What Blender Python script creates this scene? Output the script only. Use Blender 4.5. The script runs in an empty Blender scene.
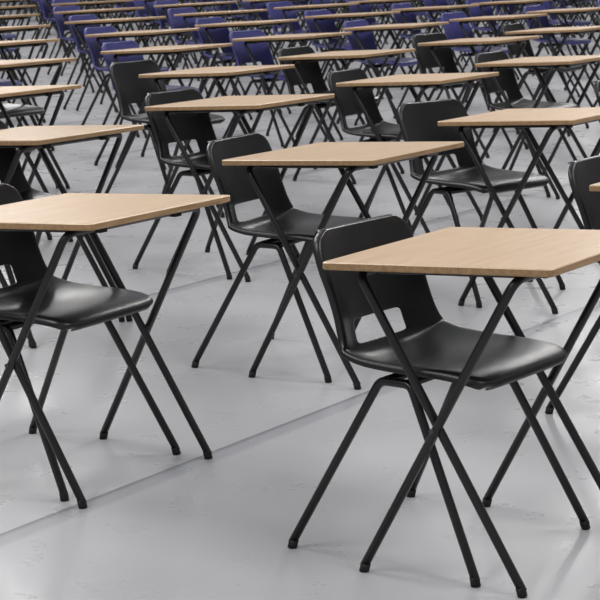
import bpy, bmesh, math, random
from mathutils import Vector, Matrix
random.seed(7)
sc=bpy.context.scene
sc.view_settings.view_transform='Standard'
sc.view_settings.look='None'
sc.view_settings.exposure=0
PSI=.5676
EX=Vector((math.cos(PSI),-math.sin(PSI),0)); EY=Vector((math.sin(PSI),math.cos(PSI),0))
C0=Vector((-.638,5.2468,0)); A_=1.308; B_=1.467

# ---------------- materials
def mat(name):
    m=bpy.data.materials.new(name); m.use_nodes=True
    nt=m.node_tree; b=nt.nodes['Principled BSDF']; return m,nt,b
def N(nt,t,**k):
    n=nt.nodes.new(t)
    for a,v in k.items(): setattr(n,a,v)
    return n
def lin(r,g,b):
    f=lambda c:(c/255/12.92 if c/255<=.04045 else ((c/255+.055)/1.055)**2.4)
    return (f(r),f(g),f(b),1)
def wood(name,c1,c2,rough,sc_=1):
    m,nt,b=mat(name)
    tc=N(nt,'ShaderNodeTexCoord'); oi=N(nt,'ShaderNodeObjectInfo')
    add=N(nt,'ShaderNodeVectorMath',operation='ADD'); 
    cmb=N(nt,'ShaderNodeCombineXYZ'); mul=N(nt,'ShaderNodeMath',operation='MULTIPLY'); mul.inputs[1].default_value=37
    nt.links.new(oi.outputs['Random'],mul.inputs[0])
    for i in range(3): nt.links.new(mul.outputs[0],cmb.inputs[i])
    nt.links.new(tc.outputs['Object'],add.inputs[0]); nt.links.new(cmb.outputs[0],add.inputs[1])
    mp=N(nt,'ShaderNodeMapping'); mp.inputs['Scale'].default_value=(14,1.2,14)
    nt.links.new(add.outputs[0],mp.inputs[0])
    n1=N(nt,'ShaderNodeTexNoise'); n1.inputs['Scale'].default_value=3*sc_; n1.inputs['Detail'].default_value=6; n1.inputs['Distortion'].default_value=.6
    nt.links.new(mp.outputs[0],n1.inputs[0])
    mp2=N(nt,'ShaderNodeMapping'); mp2.inputs['Scale'].default_value=(90,6,90)
    nt.links.new(add.outputs[0],mp2.inputs[0])
    n2=N(nt,'ShaderNodeTexNoise'); n2.inputs['Scale'].default_value=3; n2.inputs['Detail'].default_value=3
    nt.links.new(mp2.outputs[0],n2.inputs[0])
    mx=N(nt,'ShaderNodeMath',operation='MULTIPLY_ADD'); mx.inputs[1].default_value=.4
    nt.links.new(n2.outputs[0],mx.inputs[0]); 
    m3=N(nt,'ShaderNodeMath',operation='MULTIPLY'); m3.inputs[1].default_value=.6
    nt.links.new(n1.outputs[0],m3.inputs[0]); nt.links.new(m3.outputs[0],mx.inputs[2])
    cr=N(nt,'ShaderNodeValToRGB'); cr.color_ramp.elements[0].position=.35; cr.color_ramp.elements[1].position=.65
    cr.color_ramp.elements[0].color=c1; cr.color_ramp.elements[1].color=c2
    nt.links.new(mx.outputs[0],cr.inputs[0])
    hs=N(nt,'ShaderNodeHueSaturation')
    mr=N(nt,'ShaderNodeMapRange'); mr.inputs['To Min'].default_value=.92; mr.inputs['To Max'].default_value=1.06
    nt.links.new(oi.outputs['Random'],mr.inputs[0]); nt.links.new(mr.outputs[0],hs.inputs['Value'])
    nt.links.new(cr.outputs[0],hs.inputs['Color'])
    nt.links.new(hs.outputs[0],b.inputs['Base Color']); b.inputs['Roughness'].default_value=rough
    return m
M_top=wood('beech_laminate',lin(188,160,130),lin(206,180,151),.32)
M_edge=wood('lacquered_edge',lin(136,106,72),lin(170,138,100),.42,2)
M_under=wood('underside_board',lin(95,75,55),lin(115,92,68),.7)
def plastic(name,col,rough):
    m,nt,b=mat(name)
    tc=N(nt,'ShaderNodeTexCoord'); n=N(nt,'ShaderNodeTexNoise'); n.inputs['Scale'].default_value=500; n.inputs['Detail'].default_value=2
    nt.links.new(tc.outputs['Object'],n.inputs[0])
    bp=N(nt,'ShaderNodeBump'); bp.inputs['Strength'].default_value=.25; bp.inputs['Distance'].default_value=.001
    nt.links.new(n.outputs[0],bp.inputs['Height']); nt.links.new(bp.outputs[0],b.inputs['Normal'])
    n2=N(nt,'ShaderNodeTexNoise'); n2.inputs['Scale'].default_value=9; n2.inputs['Detail'].default_value=5
    nt.links.new(tc.outputs['Object'],n2.inputs[0])
    mr=N(nt,'ShaderNodeMapRange'); mr.inputs['To Min'].default_value=rough-.06; mr.inputs['To Max'].default_value=rough+.1
    nt.links.new(n2.outputs[0],mr.inputs[0]); nt.links.new(mr.outputs[0],b.inputs['Roughness'])
    b.inputs['Base Color'].default_value=col
    return m
M_black=plastic('black_polypropylene',lin(19,19,21),.30)
M_purple=plastic('violet_polypropylene',lin(54,55,114),.45)
M_tube=plastic('black_powder_coat',lin(14,14,16),.32)
M_rub=plastic('rubber',lin(12,12,12),.7)
m,nt,b=mat('rivet_steel'); b.inputs['Metallic'].default_value=1; b.inputs['Base Color'].default_value=(.1,.1,.1,1); b.inputs['Roughness'].default_value=.4; M_riv=m

# ---------------- mesh helpers
def fillet(pts,r,n=6):
    out=[pts[0]]
    for i in range(1,len(pts)-1):
        p,a,c=pts[i],pts[i-1],pts[i+1]
        d1=(a-p).normalized(); d2=(c-p).normalized()
        ang=d1.angle(d2); t=min(r/math.tan(ang/2),(a-p).length*.48,(c-p).length*.48)
        q0=p+d1*t;q1=p+d2*t
        for k in range(n+1):
            s=k/n
            out.append(q0*(1-s)**2+p*2*s*(1-s)+q1*s*s)
    out.append(pts[-1]); return out
def tube(bm,pts,r,mi,seg=12):
    rings=[];nrm=None
    for i,p in enumerate(pts):
        if i==0:t=pts[1]-p
        elif i==len(pts)-1:t=p-pts[i-1]
        else:t=(pts[i+1]-p).normalized()+(p-pts[i-1]).normalized()
        t.normalize()
        if nrm is None:
            nrm=t.orthogonal().normalized()
        else: nrm=(nrm-t*nrm.dot(t)).normalized()
        bn=t.cross(nrm)
        rings.append([bm.verts.new(p+(nrm*math.cos(2*math.pi*k/seg)+bn*math.sin(2*math.pi*k/seg))*r) for k in range(seg)])
    for a,b_ in zip(rings,rings[1:]):
        for k in range(seg):
            f=bm.faces.new((a[k],a[(k+1)%seg],b_[(k+1)%seg],b_[k])); f.material_index=mi; f.smooth=True
    f=bm.faces.new(list(reversed(rings[0])));f.material_index=mi
    f=bm.faces.new(rings[-1]);f.material_index=mi
def box(bm,c,s,mi,rot=None):
    vs=[]
    for x in(-1,1):
        for y in(-1,1):
            for z in(-1,1):
                v=Vector((x*s[0]/2,y*s[1]/2,z*s[2]/2))
                if rot: v=rot@v
                vs.append(bm.verts.new(Vector(c)+v))
    for q in((0,1,3,2),(4,6,7,5),(0,4,5,1),(2,3,7,6),(0,2,6,4),(1,5,7,3)):
        f=bm.faces.new([vs[i] for i in q]); f.material_index=mi
def finish(bm,name,mats):
    bmesh.ops.recalc_face_normals(bm,faces=bm.faces[:])
    me=bpy.data.meshes.new(name); bm.to_mesh(me); bm.free()
    for m_ in mats: me.materials.append(m_)
    return me
V=Vector
# ---------------- desk
def desk_mesh():
    bm=bmesh.new()
    hx,hy,th,cr=.284,.305,.018,.012
    zt=.72; tilt=.0154/.282; offx=-.018
    def tz(x): return zt+tilt*(x-offx)
    ring=[]
    for cx,cy,a0 in((hx,hy,0),(-hx,hy,90),(-hx,-hy,180),(hx,-hy,270)):
        sx=1 if cx>0 else -1; sy=1 if cy>0 else -1
        for k in range(6):
            a=math.radians(a0+k*18)
            ring.append((cx-sx*cr+cr*math.cos(a),cy-sy*cr+cr*math.sin(a)))
    e=.0025
    layers=[(1-e/hx,0),(1,-e),(1,-th+e),(1-e/hx,-th)]
    L=[]
    for s,dz in layers:
        L.append([bm.verts.new((offx+x*s,y*s,tz(offx+x*s)+dz)) for x,y in ring])
    n=len(ring)
    for li,(a,b_) in enumerate(zip(L,L[1:])):
        for k in range(n):
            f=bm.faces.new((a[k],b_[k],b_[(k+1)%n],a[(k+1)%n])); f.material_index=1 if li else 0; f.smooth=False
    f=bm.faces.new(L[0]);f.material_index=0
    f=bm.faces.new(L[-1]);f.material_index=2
    r=.0105
    fx=.194
    for topx,footx,hyt,hyf in((.172,-fx,.285,.302),(-.228,fx,.262,.277)):
        z1=tz(topx)-.018-r-.001
        pts=[V((footx,-hyf,.012)),V((topx,-hyt,z1)),V((topx,hyt,z1)),V((footx,hyf,.012))]
        tube(bm,fillet(pts,.035),r,3)
        for s in(-1,1):
            d=(V((topx,s*hyt,z1))-V((footx,s*hyf,.012))).normalized()
            tube(bm,[V((footx,s*hyf,0)),V((footx,s*hyf,.010))+d*.012],r+.001,4)
            box(bm,(topx,s*.16,z1+.002),(.04,.03,.026),4)
    for s in(-1,1):
        zc=.35
        tube(bm,[V((-.02,s*.262,zc)),V((-.02,s*.305,zc))],.006,5,8)
    for s in(-1,1):
        tube(bm,[V((-.19,s*.235,tz(-.19)-.028)),V((.16,s*.235,tz(.16)-.028))],.005,3,8)
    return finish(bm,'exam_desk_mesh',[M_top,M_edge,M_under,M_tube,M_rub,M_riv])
# ---------------- chair
def catmull(P,t):
    n=len(P)-1; x=t*n; i=min(int(x),n-1); f=x-i
    p=[P[max(0,i-1)],P[i],P[i+1],P[min(n,i+2)]]
    return tuple(.5*((2*p[1][k])+(-p[0][k]+p[2][k])*f+(2*p[0][k]-5*p[1][k]+4*p[2][k]-p[3][k])*f*f+(-p[0][k]+3*p[1][k]-3*p[2][k]+p[3][k])*f**3) for k in range(len(p[1])))
# x,z,halfwidth,curl
PROF=[(.244,.434,.160,-.004),(.236,.450,.192,-.006),(.202,.462,.209,-.004),(.13,.460,.216,.006),(.05,.449,.220,.018),(-.03,.440,.222,.030),
      (-.09,.436,.222,.040),(-.145,.443,.219,.049),(-.172,.466,.212,.054),(-.187,.505,.203,.052),(-.198,.555,.197,.046),(-.210,.605,.198,.040),
      (-.222,.650,.200,.034),(-.232,.692,.197,.028),(-.240,.724,.182,.023),(-.244,.742,.147,.018)]
def chair_mesh(shell):
    bm=bmesh.new()
    NU,NV=16,46
    prof=[catmull(PROF,v/NV) for v in range(NV+1)]
    rows=[]
    for v in range(NV+1):
        x,z,w,c=prof[v]
        a=prof[max(0,v-1)];b_=prof[min(NV,v+1)]
        t=V((b_[0]-a[0],0,b_[1]-a[1])).normalized()
        n=V((t.z,0,-t.x)); 
        if n.z<0 and v<NV/2: n=-n
        if v>=NV/2 and n.x<0: n=-n
        row=[]
        for u in range(-1,NU+2):
            uu=max(-1,min(1,(u/NU)*2-1)); 
            p=V((x,uu*w,z))+n*(c*abs(uu)**2.4)
            if u<0 or u>NU: p=p-n*.020+V((0,math.copysign(.004,uu),0))
            row.append(p)
        rows.append((row,n,t))
    pts=[[p for p in r[0]] for r in rows]
    first=[p-rows[0][1]*.014-rows[0][2]*.004 for p in pts[0]]
    last=[p-rows[-1][1]*.016+rows[-1][2]*.004 for p in pts[-1]]
    pts=[first]+pts+[last]
    vs=[[bm.verts.new(p) for p in r] for r in pts]
    for j in range(len(vs)-1):
        for i in range(len(vs[0])-1):
            zc=(prof[max(0,min(NV,j-1))][1]+prof[max(0,min(NV,j))][1])/2
            ui=i-1
            if 4<=ui<=11 and .476<zc<.526 and j>NV/2: continue
            f=bm.faces.new((vs[j][i],vs[j][i+1],vs[j+1][i+1],vs[j+1][i])); f.smooth=True
    for v in [v for v in bm.verts if not v.link_faces]: bm.verts.remove(v)
    me=bpy.data.meshes.new('tmp'); bmesh.ops.recalc_face_normals(bm,faces=bm.faces[:]); bm.to_mesh(me); bm.free()
    ob=bpy.data.objects.new('tmp',me); sc.collection.objects.link(ob)
    s=ob.modifiers.new('s','SOLIDIFY'); s.thickness=.005; s.offset=0
    ss=ob.modifiers.new('ss','SUBSURF'); ss.levels=2; ss.render_levels=2
    dg=bpy.context.evaluated_depsgraph_get(); dg.update()
    ev=bpy.data.meshes.new_from_object(ob.evaluated_get(dg))
    bm=bmesh.new(); bm.from_mesh(ev)
    bpy.data.objects.remove(ob); bpy.data.meshes.remove(me)
    for f in bm.faces: f.smooth=True; f.material_index=0
    r=.0105; zt=.420
    for s in(-1,1):
        pts=[V((-.252,s*.2595,.012)),V((-.042,s*.198,zt)),V((.04,s*.198,zt)),V((.252,s*.2595,.012))]
        tube(bm,fillet(pts,.03),r,1)
        for fxx in(-1,1):
            d=V((-fxx*.21,-s*.0615,zt)).normalized()
            tube(bm,[V((fxx*.252,s*.2595,0)),V((fxx*.252,s*.2595,.01))+d*.012],r+.001,2)
    for x in(-.03,.03):
        tube(bm,[V((x,-.198,zt)),V((x,.198,zt))],r,1)
    for x in(-.03,.03):
        for y in(-.09,.09):
            tube(bm,[V((x,y,zt)),V((x,y,.4465 if x>0 else .443))],.007,3,10)
    return finish(bm,'chair_mesh',[shell,M_tube,M_rub,M_riv])
D=desk_mesh(); CB=chair_mesh(M_black); CP=chair_mesh(M_purple)

JIT={(-2,2):(-.093,-.066),(-2,3):(.08,.021),(-2,4):(-.008,-.006),(-2,5):(.067,.031),(-1,1):(.002,.006),(-1,2):(-.082,.01),(-1,3):(-.027,-.014),(-1,4):(-.042,-.026),(0,0):(.071,.018),(0,1):(-.003,.034),(0,2):(.003,.007),(1,0):(.018,-.027),(1,1):(-.015,.012)}
CH={(1,0):(-.163,.0075,-.058),(0,1):(-.207,.0,.07),(0,0):(-.15,.0,.04),(-1,2):(-.15,0,-.03),(0,2):(-.30,0,-.22),(-2,3):(-.34,0,-.05),(-1,1):(-.08,0,0)}
for j in range(0,32):
    for i in range(-28,8):
        jx,jy=JIT.get((i,j),(random.uniform(-.05,.05),random.uniform(-.03,.03)))
        p=C0+EX*(i*A_+jx)+EY*(j*B_+jy)
        if p.y>38 or p.y<2 or abs(p.x)>.155*p.y+2.0: 
            continue
        o=bpy.data.objects.new('exam_desk',D); sc.collection.objects.link(o)
        o.location=p; o.rotation_euler=(0,0,-PSI+(0 if (i,j) in JIT else random.uniform(-.03,.03)))
        cx,cy,cr=CH.get((i,j),(-.165+random.uniform(-.04,.04),random.uniform(-.03,.03),random.uniform(-.10,.08)))
        pur=i<=-3 and p.y>12
        c=bpy.data.objects.new('plastic_chair',CP if pur else CB); sc.collection.objects.link(c)
        c.location=p+EX*cx+EY*cy; c.rotation_euler=(0,0,-PSI+cr)
# ---------------- floor
def plane(name,verts,m_):
    me=bpy.data.meshes.new(name); me.from_pydata(verts,[],[(0,1,2,3)]); me.materials.append(m_)
    o=bpy.data.objects.new(name,me); sc.collection.objects.link(o); return o
m,nt,b=mat('sports_vinyl_floor')
tc=N(nt,'ShaderNodeTexCoord')
mp=N(nt,'ShaderNodeMapping',vector_type='POINT'); mp.inputs['Rotation'].default_value=(0,0,PSI)
nt.links.new(tc.outputs['Object'],mp.inputs[0])
sp=N(nt,'ShaderNodeSeparateXYZ'); nt.links.new(mp.outputs[0],sp.inputs[0])
s1=-3.13
W=1.61
ad=N(nt,'ShaderNodeMath',operation='SUBTRACT'); ad.inputs[1].default_value=s1-W*50
nt.links.new(sp.outputs['X'],ad.inputs[0])
md=N(nt,'ShaderNodeMath',operation='MODULO'); md.inputs[1].default_value=W; nt.links.new(ad.outputs[0],md.inputs[0])
ramp=N(nt,'ShaderNodeValToRGB')
dv=N(nt,'ShaderNodeMath',operation='DIVIDE'); dv.inputs[1].default_value=W; nt.links.new(md.outputs[0],dv.inputs[0]); nt.links.new(dv.outputs[0],ramp.inputs[0])
cr=ramp.color_ramp; cr.interpolation='LINEAR'
cr.elements[0].position=0; cr.elements[0].color=lin(122,123,128)
cr.elements[1].position=.006; cr.elements[1].color=lin(122,123,128)
e=cr.elements.new(.013); e.color=lin(152,153,158)
e=cr.elements.new(.038); e.color=lin(156,157,162)
e=cr.elements.new(.048); e.color=lin(172,172,175)
e=cr.elements.new(.995); e.color=lin(172,172,175)
n=N(nt,'ShaderNodeTexNoise'); n.inputs['Scale'].default_value=.9; n.inputs['Detail'].default_value=6; nt.links.new(tc.outputs['Object'],n.inputs[0])
mr=N(nt,'ShaderNodeMapRange'); mr.inputs['To Min'].default_value=.91; mr.inputs['To Max'].default_value=1.08; nt.links.new(n.outputs[0],mr.inputs[0])
hs=N(nt,'ShaderNodeHueSaturation'); nt.links.new(ramp.outputs[0],hs.inputs['Color']); nt.links.new(mr.outputs[0],hs.inputs['Value'])
nt.links.new(hs.outputs[0],b.inputs['Base Color'])
n=N(nt,'ShaderNodeTexNoise'); n.inputs['Scale'].default_value=6; n.inputs['Detail'].default_value=8; nt.links.new(tc.outputs['Object'],n.inputs[0])
mr=N(nt,'ShaderNodeMapRange'); mr.inputs['To Min'].default_value=.22; mr.inputs['To Max'].default_value=.36; nt.links.new(n.outputs[0],mr.inputs[0]); nt.links.new(mr.outputs[0],b.inputs['Roughness'])
b.inputs['Specular IOR Level'].default_value=.45
plane('floor',[(-16,-4,0),(16,-4,0),(16,44,0),(-16,44,0)],m)
m,nt,b=mat('painted_wall'); b.inputs['Base Color'].default_value=lin(150,151,156); b.inputs['Roughness'].default_value=.8
n=N(nt,'ShaderNodeTexNoise'); n.inputs['Scale'].default_value=3
bp=N(nt,'ShaderNodeBump'); bp.inputs['Strength'].default_value=.05; nt.links.new(n.outputs[0],bp.inputs['Height']); nt.links.new(bp.outputs[0],b.inputs['Normal'])
plane('wall_back',[(-16,44,0),(16,44,0),(16,44,8),(-16,44,8)],m)
plane('wall_left',[(-16,-4,0),(-16,44,0),(-16,44,8),(-16,-4,8)],m)
plane('wall_right',[(16,-4,0),(16,44,0),(16,44,8),(16,-4,8)],m)
# ---------------- lights
w=bpy.data.worlds.new('hall_ambient'); sc.world=w; w.use_nodes=True
w.node_tree.nodes['Background'].inputs[0].default_value=(.95,.97,1,1); w.node_tree.nodes['Background'].inputs[1].default_value=.44
for y in(1,8,15,23,31):
    for x in(-5,5):
        l=bpy.data.lights.new('ceiling_lamp','AREA'); l.shape='RECTANGLE'; l.size=1.2; l.size_y=4; l.energy=325; l.color=(1,.98,.96)
        o=bpy.data.objects.new('ceiling_lamp',l); o.location=(x,y,7.5); sc.collection.objects.link(o)
# ---------------- camera
cam=bpy.data.cameras.new('camera'); co=bpy.data.objects.new('camera',cam); sc.collection.objects.link(co)
cam.sensor_width=36; cam.lens=2001.2852/600*36; cam.clip_end=200
co.matrix_world=Matrix.Translation((0,0,1.4456))@Matrix.Rotation(math.pi/2-.1851,4,'X')@Matrix.Rotation(-.0094,4,'Z')
cam.dof.use_dof=True; cam.dof.focus_distance=5.0; cam.dof.aperture_fstop=25
sc.camera=co
